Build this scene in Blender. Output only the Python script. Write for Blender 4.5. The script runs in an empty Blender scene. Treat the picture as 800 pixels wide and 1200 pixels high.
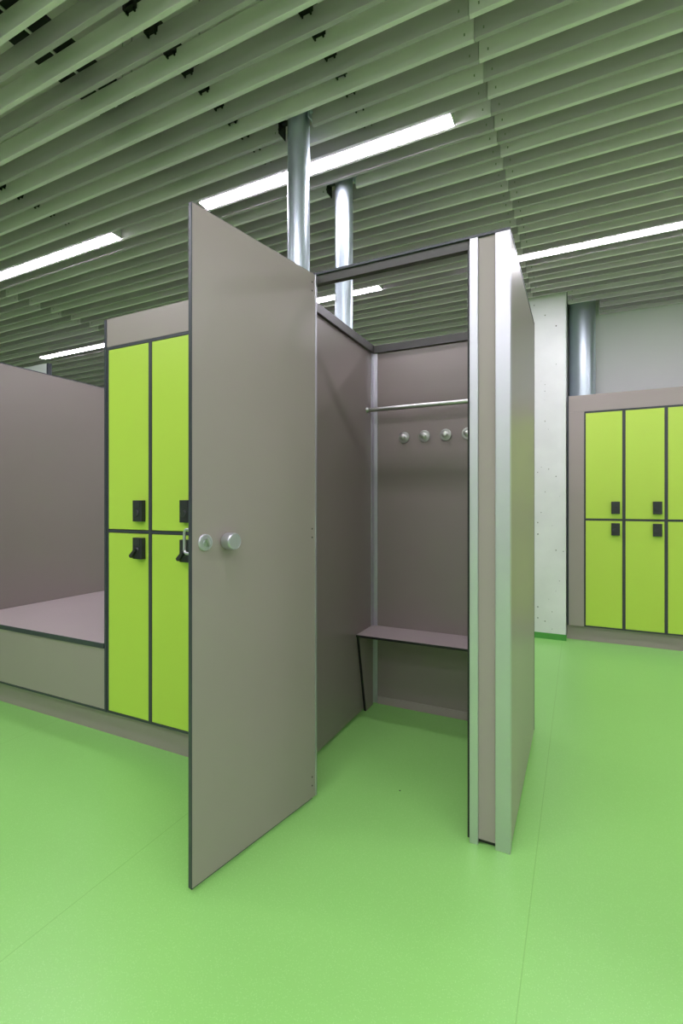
import bpy, bmesh, math, random
from mathutils import Vector, Matrix
random.seed(7)
SC = bpy.context.scene
COL = SC.collection
PI = math.pi

# ------------------------------------------------------------------ materials
def new_mat(name):
    m = bpy.data.materials.new(name); m.use_nodes = True
    nt = m.node_tree
    return m, nt, nt.nodes['Principled BSDF']

def srgb(r, g, b):
    f = lambda c: (c/255/12.92) if c/255 <= 0.04045 else ((c/255+0.055)/1.055)**2.4
    return (f(r), f(g), f(b), 1)

def laminate(name, col, rough=0.35, var=0.04, spec=0.5, bump=0.02, scale=400):
    """high pressure laminate: faint mottling and a fine grain"""
    m, nt, b = new_mat(name)
    N, L = nt.nodes, nt.links
    tc = N.new('ShaderNodeTexCoord')
    n = N.new('ShaderNodeTexNoise'); n.inputs['Scale'].default_value = 3; n.inputs['Detail'].default_value = 4
    L.new(tc.outputs['Object'], n.inputs['Vector'])
    cr = N.new('ShaderNodeValToRGB')
    c = col
    cr.color_ramp.elements[0].color = (c[0]*(1-var), c[1]*(1-var), c[2]*(1-var), 1)
    cr.color_ramp.elements[1].color = (c[0]*(1+var), c[1]*(1+var), c[2]*(1+var), 1)
    L.new(n.outputs['Fac'], cr.inputs['Fac']); L.new(cr.outputs['Color'], b.inputs['Base Color'])
    n2 = N.new('ShaderNodeTexNoise'); n2.inputs['Scale'].default_value = scale
    L.new(tc.outputs['Object'], n2.inputs['Vector'])
    bp = N.new('ShaderNodeBump'); bp.inputs['Strength'].default_value = bump; bp.inputs['Distance'].default_value = 0.001
    L.new(n2.outputs['Fac'], bp.inputs['Height']); L.new(bp.outputs['Normal'], b.inputs['Normal'])
    b.inputs['Roughness'].default_value = rough
    b.inputs['Specular IOR Level'].default_value = spec
    return m

def metal(name, col, rough=0.3, metallic=1.0, stretch=(1, 1, 1), bump=0.05):
    m, nt, b = new_mat(name)
    N, L = nt.nodes, nt.links
    tc = N.new('ShaderNodeTexCoord'); mp = N.new('ShaderNodeMapping')
    mp.inputs['Scale'].default_value = stretch
    n = N.new('ShaderNodeTexNoise'); n.inputs['Scale'].default_value = 60
    L.new(tc.outputs['Object'], mp.inputs['Vector']); L.new(mp.outputs['Vector'], n.inputs['Vector'])
    mr = N.new('ShaderNodeMapRange')
    mr.inputs['To Min'].default_value = rough*0.85; mr.inputs['To Max'].default_value = rough*1.15
    L.new(n.outputs['Fac'], mr.inputs['Value']); L.new(mr.outputs['Result'], b.inputs['Roughness'])
    bp = N.new('ShaderNodeBump'); bp.inputs['Strength'].default_value = bump; bp.inputs['Distance'].default_value = 0.0005
    L.new(n.outputs['Fac'], bp.inputs['Height']); L.new(bp.outputs['Normal'], b.inputs['Normal'])
    b.inputs['Base Color'].default_value = col
    b.inputs['Metallic'].default_value = metallic
    return m

M = {}
M['taupe']   = laminate('taupe_laminate', srgb(161, 148, 146), 0.33)
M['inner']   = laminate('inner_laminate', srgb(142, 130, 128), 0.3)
M['seat']    = laminate('seat_laminate', srgb(176, 162, 163), 0.4)
M['lime']    = laminate('lime_laminate', srgb(190, 218, 84), 0.34, 0.02)
M['edge']    = laminate('dark_edge', srgb(62, 64, 74), 0.4, 0.02)
M['black']   = laminate('black_core', srgb(22, 22, 24), 0.45, 0.05)
M['lock']    = laminate('black_plastic', srgb(48, 48, 53), 0.45, 0.05)
M['alu']     = metal('anodised_aluminium', srgb(206, 204, 214), 0.42, 0.9, (1, 1, .02))
M['steel']   = metal('brushed_steel', srgb(188, 188, 185), 0.33, 1.0, (1, 1, 1), 0.0)
M['zinc']    = metal('galvanised_pipe', srgb(205, 216, 226), 0.36, 1.0, (1, 1, .05))
M['rail']    = laminate('rail_lacquer', srgb(62, 59, 56), 0.4, 0.02)
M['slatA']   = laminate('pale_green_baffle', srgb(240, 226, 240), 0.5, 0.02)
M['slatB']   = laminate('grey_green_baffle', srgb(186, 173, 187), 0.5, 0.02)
M['white']   = laminate('white_lacquer', srgb(214, 214, 216), 0.4, 0.02)
M['carrier'] = laminate('black_carrier', srgb(16, 16, 17), 0.5, 0.05)
M['housing'] = laminate('white_housing', srgb(225, 226, 226), 0.4, 0.01)
M['soffit']  = laminate('soffit_plaster', srgb(232, 226, 224), 0.8, 0.04, 0.3)
M['wall']    = laminate('white_plaster', srgb(222, 222, 220), 0.8, 0.03, 0.3)
M['dimple']  = laminate('screw_dimple', srgb(130, 134, 122), 0.5)
M['skirt']   = laminate('green_skirting', srgb(84, 158, 72), 0.45, 0.03)

def floor_mat():
    m, nt, b = new_mat('green_rubber_floor')
    N, L = nt.nodes, nt.links
    geo = N.new('ShaderNodeNewGeometry')
    v = N.new('ShaderNodeTexVoronoi'); v.inputs['Scale'].default_value = 260
    L.new(geo.outputs['Position'], v.inputs['Vector'])
    lt = N.new('ShaderNodeMath'); lt.operation = 'LESS_THAN'; lt.inputs[1].default_value = 0.3
    L.new(v.outputs['Distance'], lt.inputs[0])
    sepc = N.new('ShaderNodeSeparateColor'); L.new(v.outputs['Color'], sepc.inputs['Color'])
    gt = N.new('ShaderNodeMath'); gt.operation = 'GREATER_THAN'; gt.inputs[1].default_value = 0.6
    L.new(sepc.outputs['Red'], gt.inputs[0])
    mul = N.new('ShaderNodeMath'); mul.operation = 'MULTIPLY'
    L.new(lt.outputs[0], mul.inputs[0]); L.new(gt.outputs[0], mul.inputs[1])
    n = N.new('ShaderNodeTexNoise'); n.inputs['Scale'].default_value = 1.6; n.inputs['Detail'].default_value = 5
    L.new(geo.outputs['Position'], n.inputs['Vector'])
    cr = N.new('ShaderNodeValToRGB')
    cr.color_ramp.elements[0].color = srgb(144, 205, 110)
    cr.color_ramp.elements[1].color = srgb(149, 209, 116)
    L.new(n.outputs['Fac'], cr.inputs['Fac'])
    fl = N.new('ShaderNodeMix'); fl.data_type = 'RGBA'
    fl.inputs['B'].default_value = srgb(163, 217, 132)
    L.new(mul.outputs[0], fl.inputs['Factor']); L.new(cr.outputs['Color'], fl.inputs['A'])
    # welded sheet seams every 1.21 m
    sp = N.new('ShaderNodeSeparateXYZ'); L.new(geo.outputs['Position'], sp.inputs['Vector'])
    a = N.new('ShaderNodeMath'); a.operation = 'ADD'; a.inputs[1].default_value = 0.13 + 12.1
    L.new(sp.outputs['X'], a.inputs[0])
    md = N.new('ShaderNodeMath'); md.operation = 'MODULO'; md.inputs[1].default_value = 1.21
    L.new(a.outputs[0], md.inputs[0])
    sl = N.new('ShaderNodeMath'); sl.operation = 'LESS_THAN'; sl.inputs[1].default_value = 0.0028
    L.new(md.outputs[0], sl.inputs[0])
    sm = N.new('ShaderNodeMath'); sm.operation = 'MULTIPLY'; sm.inputs[1].default_value = 0.6
    L.new(sl.outputs[0], sm.inputs[0])
    f2 = N.new('ShaderNodeMix'); f2.data_type = 'RGBA'
    f2.inputs['B'].default_value = srgb(122, 182, 84)
    L.new(sm.outputs[0], f2.inputs['Factor']); L.new(fl.outputs['Result'], f2.inputs['A'])
    L.new(f2.outputs['Result'], b.inputs['Base Color'])
    nb = N.new('ShaderNodeTexNoise'); nb.inputs['Scale'].default_value = 25
    L.new(geo.outputs['Position'], nb.inputs['Vector'])
    bp = N.new('ShaderNodeBump'); bp.inputs['Strength'].default_value = 0.12; bp.inputs['Distance'].default_value = 0.002
    L.new(nb.outputs['Fac'], bp.inputs['Height']); L.new(bp.outputs['Normal'], b.inputs['Normal'])
    b.inputs['Roughness'].default_value = 0.34
    b.inputs['Specular IOR Level'].default_value = 0.5
    return m
M['floor'] = floor_mat()

def concrete_mat():
    m, nt, b = new_mat('pored_white_concrete')
    N, L = nt.nodes, nt.links
    geo = N.new('ShaderNodeNewGeometry')
    v = N.new('ShaderNodeTexVoronoi'); v.inputs['Scale'].default_value = 34
    v.inputs['Randomness'].default_value = 1
    L.new(geo.outputs['Position'], v.inputs['Vector'])
    sc = N.new('ShaderNodeSeparateColor'); L.new(v.outputs['Color'], sc.inputs['Color'])
    thr = N.new('ShaderNodeMapRange')
    thr.inputs['From Min'].default_value = 0.82; thr.inputs['From Max'].default_value = 1.0
    thr.inputs['To Min'].default_value = 0.0; thr.inputs['To Max'].default_value = 0.22
    L.new(sc.outputs['Red'], thr.inputs['Value'])
    lt = N.new('ShaderNodeMath'); lt.operation = 'LESS_THAN'
    L.new(v.outputs['Distance'], lt.inputs[0]); L.new(thr.outputs['Result'], lt.inputs[1])
    n = N.new('ShaderNodeTexNoise'); n.inputs['Scale'].default_value = 2.5; n.inputs['Detail'].default_value = 6
    L.new(geo.outputs['Position'], n.inputs['Vector'])
    cr = N.new('ShaderNodeValToRGB')
    cr.color_ramp.elements[0].position = 0.3; cr.color_ramp.elements[0].color = srgb(220, 219, 220)
    cr.color_ramp.elements[1].position = 0.7; cr.color_ramp.elements[1].color = srgb(236, 235, 236)
    L.new(n.outputs['Fac'], cr.inputs['Fac'])
    mx = N.new('ShaderNodeMix'); mx.data_type = 'RGBA'
    mx.inputs['B'].default_value = srgb(120, 120, 116)
    L.new(lt.outputs[0], mx.inputs['Factor']); L.new(cr.outputs['Color'], mx.inputs['A'])
    L.new(mx.outputs['Result'], b.inputs['Base Color'])
    bp = N.new('ShaderNodeBump'); bp.inputs['Strength'].default_value = 0.5; bp.inputs['Distance'].default_value = 0.004
    bp.invert = True
    L.new(lt.outputs[0], bp.inputs['Height']); L.new(bp.outputs['Normal'], b.inputs['Normal'])
    b.inputs['Roughness'].default_value = 0.7
    return m
M['concrete'] = concrete_mat()

LIGHT_STRENGTH = 54.0
def lamp_mat():
    m, nt, b = new_mat('opal_diffuser_lit')
    b.inputs['Base Color'].default_value = (.9, .9, .9, 1)
    b.inputs['Emission Color'].default_value = (0.985, 0.93, 1.05, 1)
    b.inputs['Emission Strength'].default_value = LIGHT_STRENGTH
    return m
M['lamp'] = lamp_mat()

# ------------------------------------------------------------------ helpers
def box(bm, x0, x1, y0, y1, z0, z1, rot=0, piv=(0, 0)):
    vs = []
    for x in (x0, x1):
        for y in (y0, y1):
            for z in (z0, z1):
                vs.append(bm.verts.new((x, y, z)))
    for f in ((0, 1, 3, 2), (4, 6, 7, 5), (0, 4, 5, 1), (2, 3, 7, 6), (0, 2, 6, 4), (1, 5, 7, 3)):
        bm.faces.new([vs[i] for i in f])
    return vs

def prism(bm, pts, axis, a0, a1):
    """outline (list of 2D points) extruded along an axis"""
    def mk(p, a):
        if axis == 'x': return (a, p[0], p[1])
        if axis == 'y': return (p[0], a, p[1])
        return (p[0], p[1], a)
    A = [bm.verts.new(mk(p, a0)) for p in pts]
    B = [bm.verts.new(mk(p, a1)) for p in pts]
    n = len(pts)
    bm.faces.new(A); bm.faces.new(B[::-1])
    for i in range(n):
        bm.faces.new((A[i], B[i], B[(i+1) % n], A[(i+1) % n]))

def lathe(bm, prof, origin, axis, seg=40):
    """profile [(r, h)...] spun about an axis through origin; closed with caps"""
    ax = Vector(axis).normalized()
    u = ax.orthogonal().normalized(); w = ax.cross(u)
    o = Vector(origin)
    rings = []
    for r, h in prof:
        if r < 1e-6:
            rings.append([bm.verts.new(o+ax*h)]); continue
        rings.append([bm.verts.new(o+ax*h+(u*math.cos(2*PI*i/seg)+w*math.sin(2*PI*i/seg))*r) for i in range(seg)])
    for a, b in zip(rings, rings[1:]):
        if len(a) == 1 and len(b) == 1: continue
        for i in range(seg):
            j = (i+1) % seg
            if len(a) == 1: bm.faces.new((a[0], b[j], b[i]))
            elif len(b) == 1: bm.faces.new((a[i], a[j], b[0]))
            else: bm.faces.new((a[i], a[j], b[j], b[i]))
    for ring, flip in ((rings[0], True), (rings[-1], False)):
        if len(ring) > 1: bm.faces.new(ring[::-1] if flip else ring)

def tube(bm, path, r, seg=14):
    """round tube along a polyline"""
    P = [Vector(p) for p in path]
    rings = []
    ref = None
    for i, p in enumerate(P):
        t = (P[min(i+1, len(P)-1)]-P[max(i-1, 0)]).normalized()
        if ref is None: ref = t.orthogonal().normalized()
        u = (ref-t*ref.dot(t)).normalized(); ref = u
        w = t.cross(u)
        rings.append([bm.verts.new(p+(u*math.cos(2*PI*k/seg)+w*math.sin(2*PI*k/seg))*r) for k in range(seg)])
    for a, b in zip(rings, rings[1:]):
        for i in range(seg):
            j = (i+1) % seg
            bm.faces.new((a[i], a[j], b[j], b[i]))
    bm.faces.new(rings[0][::-1]); bm.faces.new(rings[-1])

def obj(name, build, mats, parent=None, bevel=0.0, smooth=False, loc=None, rotz=0.0, seg=2):
    """build(bm) fills a bmesh; linked as ONE mesh object. loc is its origin (parent space)."""
    bm = bmesh.new(); build(bm)
    bmesh.ops.recalc_face_normals(bm, faces=bm.faces)
    if smooth:
        for f in bm.faces: f.smooth = True
        for e in bm.edges:
            if len(e.link_faces) == 2 and e.calc_face_angle(0) > math.radians(32): e.smooth = False
    me = bpy.data.meshes.new(name); bm.to_mesh(me); bm.free()
    if not isinstance(mats, (list, tuple)): mats = [mats]
    for m in mats: me.materials.append(m)
    o = bpy.data.objects.new(name, me); COL.objects.link(o)
    if bevel:
        md = o.modifiers.new('bevel', 'BEVEL'); md.width = bevel; md.segments = seg
        md.limit_method = 'ANGLE'; md.angle_limit = math.radians(50)
    if parent: o.parent = parent
    if loc: o.location = loc
    o.rotation_euler.z = rotz
    return o

def boxes(*bs):
    return lambda bm: [box(bm, *b) for b in bs]

def tag(o, label=None, cat=None, group=None, kind=None):
    if label: o['label'] = label
    if cat: o['category'] = cat
    if group: o['group'] = group
    if kind: o['kind'] = kind
    return o

def empty(name, loc, label, cat, group=None, rotz=0):
    o = bpy.data.objects.new(name, None); COL.objects.link(o)
    o.empty_display_size = 0.1
    o.location = loc; o.rotation_euler.z = rotz
    return tag(o, label, cat, group)

def dup_tree(o, parent=None):
    c = o.copy(); COL.objects.link(c)
    if parent: c.parent = parent
    for ch in [k for k in COL.objects if k.parent == o]:
        dup_tree(ch, c)
    return c

def struct(name, build, m, bevel=0):
    return tag(obj(name, build, m, bevel=bevel), kind='structure')

# ------------------------------------------------------------------ dimensions (metres; camera stands at x=0, y=0)
ZC = 2.97          # underside of the baffles
ZS = 3.42          # soffit
T = 2.11           # top of partitions
PIL = (-0.60, -0.0988, 4.597)      # pillar x0, x1, front y
YB = 5.25          # wall behind the far lockers
YF = 6.5           # far wall of the left part of the room
XL, XR, YN = -8.5, 4.2, -3.6

struct('floor', boxes((XL-.1, XR+.1, YN-.1, YF+.1, -0.1, 0)), M['floor'])
struct('ceiling', boxes((XL-.1, XR+.1, YN-.1, YF+.1, ZS, ZS+.1)), M['soffit'])
struct('wall_right', boxes((XR, XR+.1, YN, YF, 0, ZS)), M['wall'])
struct('wall_left', boxes((XL-.1, XL, YN, YF, 0, ZS)), M['wall'])
struct('wall_near', boxes((XL, XR, YN-.1, YN, 0, ZS)), M['wall'])
struct('wall_far', boxes((XL, PIL[0], YF, YF+.1, 0, ZS)), M['wall'])
struct('wall_back', boxes((PIL[1], XR, YB, YB+.1, 0, ZS)), M['wall'])
struct('wall_return', boxes((PIL[0], PIL[0]+.1, YB, YF, 0, ZS)), M['wall'])
struct('wall_pillar', boxes((PIL[0], PIL[1], PIL[2], YB, 0, ZS)), M['concrete'], bevel=.004)
struct('baseboard_pillar', boxes((PIL[0]-.004, PIL[1]+.003, PIL[2]-.006, PIL[2]-.0005, 0.0, 0.052)), M['skirt'])

# ------------------------------------------------------------------ ceiling baffles
JL, JR = -4.45, -0.363            # the two butt joint lines
P1 = (-1.206, 2.005, 0.053)       # steel pipes: x, y, radius
P2 = (-1.206, 2.505, 0.051)
P3 = (0.029, 5.127, 0.112)
ROW0 = 1.627
def slat_span(k):
    """x spans of baffle row k (y of its far face) in the three fields"""
    y = ROW0+.1*k
    L = [(XL+.02, JL-.0015, 'left')]
    mid = [(JL+.0015, JR-.0015)]
    right = [(JR+.0015, XR-.02)]
    if y > PIL[2]:
        mid = [(JL+.0015, PIL[0]-.004)]
        right = [(PIL[1]+.012 if y < 4.88 else 0.172, XR-.02)]
        if y > 5.24: right = []
    if abs(y-2.027) < .01 or abs(y-2.527) < .01:
        mid = [(JL+.0015, -1.305), (-1.134, JR-.0015)]
    return L+[(a, b, 'middle') for a, b in mid]+[(a, b, 'right') for a, b in right]

def make_slat(x0, x1, y, mat, label, group):
    H, TH = 0.092, 0.020
    def b(bm):
        # folded sheet baffle: plain box shell with a small shadow step at the foot, capped ends
        L = x1-x0
        prism(bm, [(0, H), (0, .0015), (.0015, 0), (TH-.0015, 0), (TH, .0015), (TH, H), (TH-.004, H+.004), (.004, H+.004)], 'x', 0, L)
        # end screws (dark dimples) near the ends, on the near face
        for xx in ((.035, L-.035) if L > 1 else (L-.035,)):
            for zz in (.03,):
                vs = box(bm, xx-.0025, xx+.0025, -.0012, .0005, zz-.005, zz+.005)
                for f in vs[0].link_faces: f.material_index = 1
                for v in vs:
                    for f in v.link_faces: f.material_index = 1
    o = obj('ceiling_baffle', b, [mat, M['dimple']], loc=(x0, y-.020, ZC))
    return tag(o, label, 'baffle', group)

NR = 49
for k in range(-12, NR):
    y = ROW0+.1*k
    for x0, x1, fld in slat_span(k):
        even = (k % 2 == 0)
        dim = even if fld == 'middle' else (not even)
        short = ''
        if fld == 'middle' and (abs(y-2.027) < .01 or abs(y-2.527) < .01):
            which = 'front' if y < 2.2 else 'rear'
            side = 'left' if x1 < -1.2 else 'right'
            lab = f"{'grey-green' if dim else 'pale green'} ceiling baffle ending at the {side} side of the {which} bare steel pipe"
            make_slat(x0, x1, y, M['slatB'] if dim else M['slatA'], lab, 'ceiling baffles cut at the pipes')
            continue
        place = {'left': 'in the field left of the left joint line', 'middle': 'in the middle field above the changing cubicle',
                 'right': 'in the field right of the right joint line'}[fld]
        if fld == 'right' and y > 4.88:
            lab = f"{'darker grey-green' if dim else 'pale green'} ceiling baffle ending at the wide pipe over the far lockers"
            grp = f"{'grey-green' if dim else 'pale green'} baffles ending at the wide pipe"
        else:
            lab = f"{'darker grey-green' if dim else 'pale green'} long ceiling baffle {place}"
            grp = f"{'grey-green' if dim else 'pale green'} ceiling baffles, {fld} field"
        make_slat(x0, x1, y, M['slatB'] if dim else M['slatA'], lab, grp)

# black carrier rails that the baffles clip to
def carrier(x, w, label, double=False, y0=0.35, y1=5.2):
    e = empty('carrier_rail', (x, y0, ZC+.096), label, 'ceiling rail')
    z0 = 0.0; L = y1-y0
    if double:
        obj('tray', boxes((-w/2, -.008, 0, L, .015, .03), (.008, w/2, 0, L, .015, .03)), M['carrier'], e)
        obj('spine', boxes((-.006, .006, 0, L, .012, .034)), M['slatA'], e)
    else:
        obj('rail', boxes((-w/2, w/2, 0, L, .004, .012), (-w/2, -w/2+.002, 0, L, .002, .035), (w/2-.002, w/2, 0, L, .002, .035)), M['carrier'], e)
        def clip(bm):
            box(bm, -w/2, w/2, 0, .0195, 0, .028)
            box(bm, -w/2+.006, -w/2+.012, .008, .0195, -.010, 0)
            box(bm, w/2-.012, w/2-.006, .008, .0195, -.010, 0)
        k = math.ceil((y0+.05-ROW0)/.1)
        first = None
        while ROW0+.1*k-.034 < min(y1-.1, 3.0):
            loc = (0, ROW0+.1*k-y0-.040, -.024)
            if any(abs(ROW0+.1*k-q) < .02 for q in (.727, 2.327, 3.827)):
                k += 1; continue      # a light fills this gap
            if first is None:
                first = obj('rail_clip', clip, M['carrier'], e, loc=loc)
            else:
                c = first.copy(); COL.objects.link(c); c.parent = e; c.location = loc
            k += 1
    # thin threaded hanger rods up to the soffit
    for yy in (.75, 1.65, 2.55, 3.45, 4.35):
        for dx in ((-.012, .05) if double else (.0,)):
            def rod(bm, yy=yy, dx=dx):
                lathe(bm, [(.003, .034), (.003, ZS-ZC-.0965)], (dx+.02, yy-y0, 0), (0, 0, 1), 8)
            obj('hanger_rod', rod, M['steel'], e, smooth=True)
    return e
carrier(-4.10, .05, 'thin black carrier rail above the baffles near the left joint line')
carrier(-3.05, .05, 'thin black carrier rail above the baffles, second from the left joint line')
carrier(-1.99, .23, 'wide black double rail seen between the baffles at the top left', True)
carrier(-1.52, .055, 'thin black carrier rail just right of the wide double rail')
carrier(-0.93, .055, 'thin black carrier rail above the baffles nearest the right joint line')

# ------------------------------------------------------------------ linear ceiling lights, each filling the gap between two baffles
def light(x0, x1, y, label, rods=False):
    e = empty('linear_light', (x0, y, ZC), label, 'ceiling light', 'linear lights between the ceiling baffles')
    L = x1-x0; W = .0385
    obj('housing', lambda bm: (box(bm, 0, L, -W, W, .012, .080),
                               box(bm, 0, L, -W, -W+.002, 0.0, .012), box(bm, 0, L, W-.002, W, 0.0, .012),
                               box(bm, 0, .002, -W, W, 0.0, .012), box(bm, L-.002, L, -W, W, 0.0, .012)), M['housing'], e)
    d = obj('diffuser', boxes((.0025, L-.0025, -W+.0025, W-.0025, -.0025, .0115)), M['lamp'], e)
    if rods:
        for xx in (.2, L-.2):
            obj('hanger_rod', lambda bm, xx=xx: lathe(bm, [(.003, .080), (.003, ZS-ZC-.001)], (xx, 0, 0), (0, 0, 1), 8), M['steel'], e)
    return e
Y1, Y2 = 2.267, 3.767
light(-2.03, -.53, Y1, 'long lit strip light in the ceiling behind the front steel pipe, above the open door')
light(-4.28, -2.78, Y1, 'long lit strip light at the left edge of the photo above the taupe side partition')
light(-2.98, -1.48, Y2, 'lit strip light seen through the opening over the cubicle, behind the rear pipe')
light(-5.93, -4.43, Y2, 'small far strip light to the left of the lime locker top')
light(-.75, .75, Y2, 'long lit strip light on the right, running behind the cubicle corner above the pillar')
for (x0, y) in ((-3.73, .667), (-1.48, .667), (.77, .667), (-3.2, -.83), (-1.2, -.83), (.8, -.83), (-1.8, -2.33), (.3, -2.33), (1.5, Y2), (1.3, Y1)):
    light(x0, x0+1.5, y, 'strip light of the rows outside the picture', rods=True)

# ------------------------------------------------------------------ steel pipes
def pipe(p, label, ztop=ZS, brackets=()):
    e = empty('steel_pipe', (p[0], p[1], 0), label, 'pipe')
    obj('pipe_body', lambda bm: lathe(bm, [(p[2], 0), (p[2], ztop-.001)], (0, 0, 0), (0, 0, 1), 56), M['zinc'], e, smooth=True)
    for (dx, w, dz) in brackets:
        def b(bm, dx=dx, w=w, dz=dz):
            s = 1 if dx > 0 else -1
            box(bm, dx-.002, dx+.002, -.03, .03, dz, dz+.12)                 # upright plate
            box(bm, min(dx, dx+s*w), max(dx, dx+s*w), -.03, .03, dz+.10, dz+.104)  # top flange
            box(bm, min(dx, s*p[2]), max(dx, s*p[2]), -.012, .012, dz+.055, dz+.063)  # strut to the pipe
            lathe(bm, [(.007, -.004), (.007, .012)], (dx, -.012, dz+.03), (s, 0, 0), 8)
        obj('pipe_bracket', b, M['carrier'] if dx < 0 else M['zinc'], e)
    return e
pipe(P1, 'slim bare steel pipe, the nearer and left one of two above the cubicle', brackets=((-.094, .02, ZC-.004), (.07, .0, ZC+.02)))
pipe(P2, 'slim bare steel pipe, the farther and right one of two above the cubicle', brackets=((-.094, .02, ZC-.004), (.07, .0, ZC+.02)))
pipe(P3, 'wide bare steel pipe beside the white concrete pillar')

# ------------------------------------------------------------------ changing cubicle
CX0, CX1 = -1.113, -0.2065        # outer faces
CYF, CYB = 1.72, 2.69
tp = .013
cub = empty('changing_cubicle', (-0.66, 2.2, 0), 'taupe changing cubicle standing with its door wide open', 'cubicle')
O = Vector((-0.66, 2.2, 0))
def C(name, build, m, bevel=0.0, smooth=False, label=None, parent=None):
    def shifted(bm):
        build(bm)
        bmesh.ops.translate(bm, verts=bm.verts, vec=-O)
    o = obj(name, shifted, m, parent or cub, bevel, smooth)
    if label: o['label'] = label
    return o
G = .013   # floor gap
# side and back walls with black compact core edges
def panel_x(bm, x0, x1, y0, y1, z0, z1):  # thin in x, black core between the two faces at its rims
    box(bm, x0, x1, y0, y1, z0, z1)
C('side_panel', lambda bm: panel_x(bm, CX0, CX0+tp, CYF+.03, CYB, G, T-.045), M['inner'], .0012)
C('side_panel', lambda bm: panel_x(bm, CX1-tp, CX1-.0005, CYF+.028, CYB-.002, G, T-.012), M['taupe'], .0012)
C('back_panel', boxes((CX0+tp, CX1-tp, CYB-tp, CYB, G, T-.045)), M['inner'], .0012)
C('panel_edge_trim', boxes((CX1-tp-.0005, CX1+.0005, CYF+.026, CYB+.001, T-.012, T), (CX1-.012, CX1+.0007, CYB-.003, CYB+.003, G, T)), M['edge'], .0006)
# top rails around the inside
rz0, rz1 = T-.045, T
C('top_rail', boxes((CX0-.001, CX0+.028, CYF+.012, CYB+.001, rz0, rz1)), M['rail'], .001)
C('top_rail', boxes((CX0+.028, CX1-tp-.001, CYB-.028, CYB+.001, rz0, rz1)), M['rail'], .001)
C('top_rail', boxes((CX1-.030, CX1-tp-.001, CYF+.03, CYB-.028, rz0, rz1)), M['rail'], .001)
C('header_rail', lambda bm: (box(bm, CX0+.028, CX1-.14, CYF+.004, CYF+.030, T-.043, T-.009),
                             ), M['rail'], .001)
C('rail_cap', boxes((CX0+.0, CX1-.001, CYF-.003, CYF+.032, T-.009, T+.001)), M['edge'], .001, label='dark capping rail over the doorway')
# stiles on either side of the doorway: aluminium, laminate infill, aluminium
def stile(x_in, x_out, s):
    """s = +1: inner edge at left (right-hand stile); s = -1 mirrored"""
    a = lambda v: x_in+s*v
    rng = lambda u, v: (min(a(u), a(v)), max(a(u), a(v)))
    C('stile_profile', boxes((*rng(0, .029), CYF-.004, CYF+.022, .0, T-.009)), M['alu'], .0015, label='narrow aluminium profile strip')
    C('stile_infill', boxes((*rng(.029, .0865), CYF+.004, CYF+.017, .018, T-.009)), M['taupe'], .0008)
    C('stile_infill_edge', boxes((*rng(.030, .0855), CYF+.006, CYF+.015, .008, .018)), M['black'])
    # corner profile wraps around the outer corner
    def b(bm):
        w = .1355
        pts = [(a(.0865), CYF-.004), (a(w), CYF-.004), (a(w), CYF+.030), (a(w)-s*.004, CYF+.030), (a(w)-s*.004, CYF+.022), (a(.0865), CYF+.022)]
        prism(bm, pts if s > 0 else pts[::-1], 'z', 0, T-.009)
    C('corner_profile', b, M['alu'], .0015, label='broad aluminium corner profile')
stile(CX1-.1355, CX1, +1)
stile(CX0+.1355+.003, CX0, -1)
C('door_seal', boxes((CX1-.1425, CX1-.1357, CYF-.002, CYF+.02, .016, T-.043)), M['black'], .001, label='black rubber door seal')
# rounded screw heads on the cap
for xx in (CX1-.118, CX1-.02):
    C('cap_screw', lambda bm, xx=xx: lathe(bm, [(.008, 0), (.0078, .003), (.005, .006), (0, .007)], (xx, CYF+.012, T+.001), (0, 0, 1), 14), M['steel'], smooth=True)
# inner back corner profiles
for s, xc in ((1, CX0+tp), (-1, CX1-tp)):
    def b(bm, s=s, xc=xc):
        p = [(xc, CYB-tp), (xc, CYB-tp-.028), (xc+s*.006, CYB-tp-.028), (xc+s*.010, CYB-tp-.012), (xc+s*.014, CYB-tp-.008), (xc+s*.032, CYB-tp-.006), (xc+s*.032, CYB-tp)]
        prism(bm, p if s < 0 else p[::-1], 'z', .004, rz0)
    C('wall_corner_profile', b, M['alu'], .0006)
C('bottom_profile', boxes((CX0+tp+.033, CX1-tp-.033, CYB-tp-.005, CYB-tp, .0, .045)), M['taupe'], .001)
# hanging rail
def hr(bm):
    y, z = 2.592, 1.718
    lathe(bm, [(.0125, 0), (.0125, CX1-CX0-2*tp)], (CX0+tp, y, z), (1, 0, 0), 24)
    for xx, s in ((CX0+tp, 1), (CX1-tp, -1)):
        lathe(bm, [(.019, 0), (.019, .004), (.0155, .010), (.0155, .014)], (xx, y, z), (s, 0, 0), 24)
C('hanging_rail', hr, M['steel'], smooth=True, label='steel tube hanging rail with round end flanges')
# coat hooks: round rose with a domed peg
for i in range(5):
    xx = -.9037+.1205*i
    def ch(bm, xx=xx):
        y = CYB-tp
        lathe(bm, [(.032, 0), (.033, .002), (.033, .005), (.031, .0075), (.024, .008), (.0225, .0065), (.017, .0065), (.011, .009), (.009, .016), (.010, .022), (.0155, .027), (.0165, .032), (.014, .0365), (.007, .0385), (0, .039)], (xx, y, 1.560), (0, -1, 0), 40)
    C('coat_hook', ch, M['steel'], smooth=True)
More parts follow.
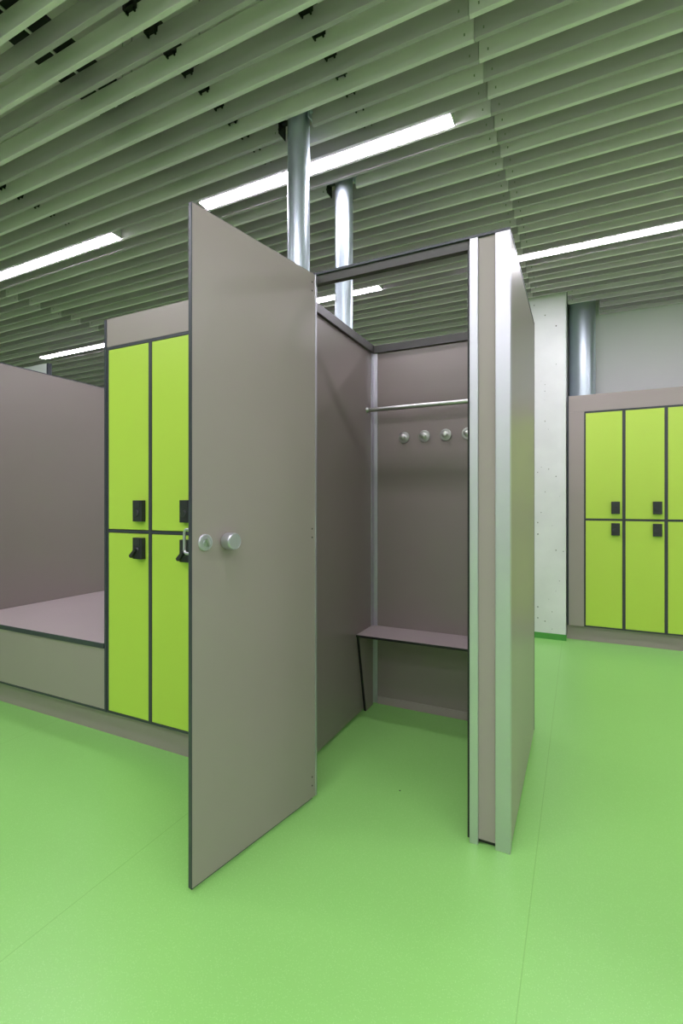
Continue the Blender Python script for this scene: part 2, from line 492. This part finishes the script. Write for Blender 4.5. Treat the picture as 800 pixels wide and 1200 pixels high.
# bench seat with its two tapered supports
seat = C('bench_seat', boxes((CX0+tp+.0005, CX1-tp-.0005, 2.437, CYB-tp-.0345+.034, .446, .459)), M['seat'], .001, label='narrow bench seat across the back of the cubicle')
C('seat_edge', boxes((CX0+tp+.001, CX1-tp-.001, 2.4355, 2.4372, .4465, .4585)), M['black'], parent=seat)
for xx in (CX0+tp+.001, CX1-tp-.014):
    def sp(bm, xx=xx):
        prism(bm, [(2.447, .445), (CYB-tp-.03, .445), (CYB-tp-.03, .0), (2.548, .0)], 'x', xx, xx+.013)
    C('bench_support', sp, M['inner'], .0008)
    def se(bm, xx=xx):
        prism(bm, [(2.443, .445), (2.4465, .445), (2.5475, .0), (2.544, .0)], 'x', xx, xx+.013)
    C('support_edge', se, M['black'], label='black front edge of the bench support')

# door: local x runs from hinge to free edge, y=0 outer face, y=tp inner face
DL = .5905
ang = math.atan2(1.1236-1.7047, -1.0604+.9533)
HX, HY = -.9575, 1.7045
door = obj('door', boxes((.004, DL-.003, 0, tp, .014, 2.092)), M['taupe'], cub, .0008, loc=Vector((HX, HY, 0))-O, rotz=ang)
door['label'] = 'taupe cubicle door swung wide open towards the viewer'
obj('door_edge', boxes((DL-.003, DL, -.0005, tp+.0005, .0135, 2.0925), (.02, DL-.003, .001, tp-.001, .011, .014), (.02, DL-.003, .001, tp-.001, 2.092, 2.0935)), M['edge'], door)
obj('hinge_strip', boxes((-.006, .0035, -.001, tp+.002, .014, 2.092)), M['alu'], door, .001)
for zc in (2.04, 1.063, .08):
    def hg(bm, zc=zc):
        lathe(bm, [(.0046, -.05), (.0046, .05)], (0.0, tp-.002, zc), (0, 0, 1), 16)
        for zz in (-.052, -.022, .022, .050):
            lathe(bm, [(.0051, 0), (.0051, .002)], (0.0, tp-.002, zc+zz), (0, 0, 1), 16)
    h = obj('hinge', hg, M['alu'], door, smooth=True)
    def hs(bm, zc=zc):
        for zz in (-.017, .017):
            lathe(bm, [(.0035, 0), (.003, .0012), (0, .0016)], (.022, tp, zc+zz), (0, 1, 0), 10)
    obj('hinge_screw', hs, M['rail'], door, smooth=True)
# round pull knob
kz = 1.059
def knob(bm):
    lathe(bm, [(.020, 0), (.020, .004), (.0235, .005), (.0265, .008), (.0272, .014), (.0272, .040), (.0265, .0435), (.0248, .0455), (.0245, .0445), (0, .0445)], (KX, tp, kz), (0, 1, 0), 48)
KX, RX = .458, .540
kn = obj('door_knob', knob, M['alu'], door, smooth=True); kn['label'] = 'round brushed aluminium pull knob'
def rose(bm):
    lathe(bm, [(.0262, 0), (.0262, .004), (.0245, .0065), (.019, .0068), (.0178, .0048), (.010, .0046), (.0095, .010), (0, .0105)], (RX, tp, kz), (0, 1, 0), 44)
ro = obj('thumb_turn', rose, M['alu'], door, smooth=True); ro['label'] = 'round lock rose with a turn bar'
def bar(bm):
    c, s = math.cos(math.radians(65)), math.sin(math.radians(65))
    hw, hl = .0032, .0125
    pts = []
    for u, v in ((-hl, -hw), (hl, -hw), (hl, hw), (-hl, hw)):
        pts.append((RX+u*c-v*s, kz+u*s+v*c))
    prism(bm, pts, 'y', tp+.005, tp+.019)
obj('turn_bar', bar, M['steel'], door, .001)
# squared pull bow on the outer face, just past the free edge of the door
def bow(bm):
    x = .574; z0, z1 = 1.062-.037, 1.062+.037
    pth = []
    for (cy, cz, a0, a1) in ((-.032, z1-.012, 90, 180), (-.032, z0+.012, 180, 270)):
        for q in range(7):
            a = math.radians(a0+(a1-a0)*q/6)
            pth.append((x, cy+.012*math.cos(a), cz+.012*math.sin(a)))
    tube(bm, [(x, 0.0, z1)]+pth+[(x, 0.0, z0)], .0045, 12)
pb = obj('pull_bow', bow, M['alu'], door, smooth=True); pb['label'] = 'small rounded aluminium pull on the outer face'

# ------------------------------------------------------------------ lockers
ZK = .125                    # plinth height
ZD0, ZM0, ZM1, ZD1 = .130, 1.032, 1.052, 1.952
def lock_parts(door, w, dz, lever):
    """black lock body on a door; door-local x from left, z absolute"""
    def b(bm):
        x1 = w-.030+.0; x0 = x1-.062
        # body: chamfered box, with a raised upper plate and a recess line
        box(bm, x0, x1, -.022, 0.0, dz, dz+.102)
        box(bm, x0+.004, x1-.014, -.0245, -.022, dz+.066, dz+.098)
        box(bm, x0+.004, x1-.014, -.0235, -.022, dz+.006, dz+.060)
        cx, cz = (x0+x1)/2-.004, dz+.040
        lathe(bm, [(.017, 0), (.017, .004), (.014, .006)], (cx, -.022, cz), (0, -1, 0), 28)
        a = math.radians({'open': 228, 'shut': 118, 'slant': 50}[lever])
        L = .038 if lever == 'open' else .018
        out = .030 if lever == 'open' else .008
        dx, dzv = math.cos(a), math.sin(a)
        nx, nz = -dzv, dx
        p0 = (cx-dx*.010, cz-dzv*.010)
        pts = []
        for (t, hw) in ((-.010, .006), (L, .009), (L+.004, .0), (L, -.009), (-.010, -.006)):
            pts.append((cx+dx*t+nx*hw, cz+dzv*t+nz*hw))
        prism(bm, pts, 'y', -.024-out*.55, -.024)
    o = obj('locker_lock', b, M['lock'], door, .0014)
    return o
def locker(x, yf, w, depth, label, group, upper='shut', lower='open', proto=None):
    """one two-door column: x = left edge, yf = front plane"""
    e = empty('locker', (x, yf, 0), label, 'locker', group)
    t = .010
    body = obj('carcass', lambda bm: (
        box(bm, 0, t, 0, depth, ZK, 1.968), box(bm, w-t, w, 0, depth, ZK, 1.968),
        box(bm, t, w-t, 0, depth, ZK, ZK+t), box(bm, t, w-t, .0, depth, ZM0+.0035, ZM1-.0035),
        box(bm, t, w-t, 0, depth, ZD1+.002, 1.968), box(bm, t, w-t, depth-.006, depth, ZK+t, 1.955),
        box(bm, t, w-t, .004, .010, ZK+t, ZK+t+.006)), M['edge'], e, .0006)
    for z0, z1, lz, lev, nm in ((ZM1-.001, ZD1, 1.093, upper, 'upper'), (ZD0+.006, ZM0+.001, .913, lower, 'lower')):
        # lime leaf with dark core edge, set just inside the carcass edges
        d = obj('locker_door', boxes((t+.002, w-t-.002, .0015, .014, z0+.001, z1)), M['lime'], e, .0006)
        obj('door_core', boxes((t+.0012, t+.002, .003, .013, z0, z1), (w-t-.002, w-t-.0012, .003, .013, z0, z1)), M['black'], d)
        lock_parts(d, w-.0, lz, lev)
    return e
lw = .300
LX0 = -2.133-.010
locker(LX0, 1.69, lw, .48, 'lime green two-door locker on the left, next to the long low platform', 'left lime lockers')
locker(LX0+lw, 1.69, lw, .48, 'lime green two-door locker partly hidden by the open cubicle door', 'left lime lockers')
lx1 = LX0+2*lw
# dark outer post of the block, fascia over both lockers, filler panel hiding the pipes
tag(obj('end_panel', boxes((LX0-.016, LX0-.0005, 1.687, 2.80, ZK, T-.002)), M['edge'], bevel=.001),
    'dark-edged end panel between the low platform and the left lockers', 'panel')
tag(obj('locker_fascia', boxes((LX0, lx1+.0, 1.690, 1.703, 1.969, T)), M['taupe'], bevel=.001),
    'taupe fascia board across the top of the left lime lockers', 'fascia board')
tag(obj('pipe_cover_panel', boxes((lx1+.001, CX0-.002, 1.721, 1.734, ZK-.0004, T)), M['taupe'], bevel=.001),
    'taupe cover panel between the left lockers and the cubicle, behind the open door', 'panel')
tag(obj('plinth', boxes((-3.455, CX0-.002, 1.72, 1.733, 0, ZK-.0005)), M['taupe'], bevel=.001),
    'low taupe plinth under the left lockers and platform', 'plinth')
tag(obj('backing_panel', boxes((LX0, CX0-.002, 2.788, 2.801, 0, T-.01)), M['taupe'], bevel=.001),
    'taupe backing panel behind the left lockers', 'panel')
# platform
plat = empty('low_platform', (-2.8, 2.2, 0), 'wide low taupe bench platform at the left with a dark front edge', 'platform')
PO = Vector((-2.8, 2.2, 0))
def PP(name, bs, m, bevel=.001):
    return obj(name, boxes(*[(b[0]-PO.x, b[1]-PO.x, b[2]-PO.y, b[3]-PO.y, b[4], b[5]) for b in bs]), m, plat, bevel)
px0, px1 = -3.474, LX0-.017
ZP = .471
PP('platform_top', [(px0+.001, px1, 1.6885, 2.80, ZP-.013, ZP)], M['seat'])
PP('top_edge', [(px0+.001, px1, 1.6845, 1.6883, ZP-.026, ZP-.0005), (px0+.001, px1, 1.6895, 1.703, ZP-.026, ZP-.0135)], M['edge'], .0006)
PP('front_panel', [(px0+.002, px1-.002, 1.690, 1.703, ZK+.011, ZP-.0265)], M['taupe'])
PP('bottom_edge', [(px0+.001, px1, 1.6885, 1.78, ZK, ZK+.010)], M['edge'], .0006)
# left partition
par = empty('side_partition', (-3.49, 2.2, 0), 'tall plain taupe partition closing the platform on the left', 'partition')
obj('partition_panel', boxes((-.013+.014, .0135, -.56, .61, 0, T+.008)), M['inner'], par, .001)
obj('partition_edge', boxes((-.0, .014, -.561, .612, T+.008, T+.014)), M['edge'], par)
# pale far panel whose top peeks over the partition
farp = empty('tall_screen', (-4.9, 2.9, 0), 'pale tall screen with a dark edge peeking over the side partition', 'screen')
obj('screen_panel', boxes((-.42, .40, 0, .03, 0, 2.50)), M['white'], farp, .002)
obj('screen_edge', boxes((.40, .425, -.003, .033, 0, 2.50)), M['edge'], farp, .001)

# far right lockers against the back wall
RY = 4.66
n = 5
RX0 = .041
for i in range(n):
    lab = ['lime green two-door far locker nearest the white concrete pillar',
           'second lime green two-door far locker from the white concrete pillar',
           'third lime green far locker from the pillar, cut by the right edge of the photo',
           'fourth lime green far locker from the pillar', 'fifth lime green far locker from the pillar'][i]
    locker(RX0+i*.2955, RY, .2955, .33, lab, 'far lime lockers on the right', 'shut', 'slant')
RXE = RX0+n*.2955
fe = empty('side_board', (-.085, RY, 0), 'narrow upright taupe board with a dark edge left of the far lime lockers', 'panel')
obj('board_face', boxes((.007, RX0-.001+.085, 0, .013, ZK-.0003, 1.9685)), M['taupe'], fe, .001)
obj('board_edge', boxes((-.0055, .0065, -.002, .33, ZK-.0003, T)), M['edge'], fe, .001)
tag(obj('locker_fascia', boxes((-.078, RXE, RY, RY+.013, 1.969, T)), M['taupe'], bevel=.001),
    'taupe fascia board across the top of the far lime lockers', 'fascia board')
tag(obj('plinth', boxes((-.094, RXE, RY+.027, RY+.04, 0, ZK-.0005)), M['taupe'], bevel=.001),
    'low taupe plinth under the far lime lockers', 'plinth')
tag(obj('floor_crumb', lambda bm: lathe(bm, [(.0, 0), (.003, .0005), (.0028, .002), (0, .003)], (-.66, 1.90, 0.0), (0, 0, 1), 8), M['black'], loc=(0, 0, 0)),
    'tiny dark crumb lying on the green floor inside the cubicle', 'crumb')

# ------------------------------------------------------------------ world, camera, view
w = bpy.data.worlds.new('world'); SC.world = w; w.use_nodes = True
w.node_tree.nodes['Background'].inputs['Color'].default_value = (.05, .05, .05, 1)
w.node_tree.nodes['Background'].inputs['Strength'].default_value = 0.2
cam = bpy.data.cameras.new('camera'); co = bpy.data.objects.new('camera', cam); COL.objects.link(co)
cam.sensor_fit = 'HORIZONTAL'; cam.sensor_width = 36.0
cam.lens = 36.0*570/800
cam.shift_x = 0.0; cam.shift_y = -10/800
cam.clip_start = .02
co.location = (0, 0, 1.18)
co.rotation_euler = (PI/2, 0, math.radians(26.0))
SC.camera = co
vs = SC.view_settings
vs.view_transform = 'Standard'; vs.look = 'None'; vs.gamma = 1; vs.use_curve_mapping = False
vs.exposure = 0.0
SC.cycles.max_bounces = 10; SC.cycles.diffuse_bounces = 6
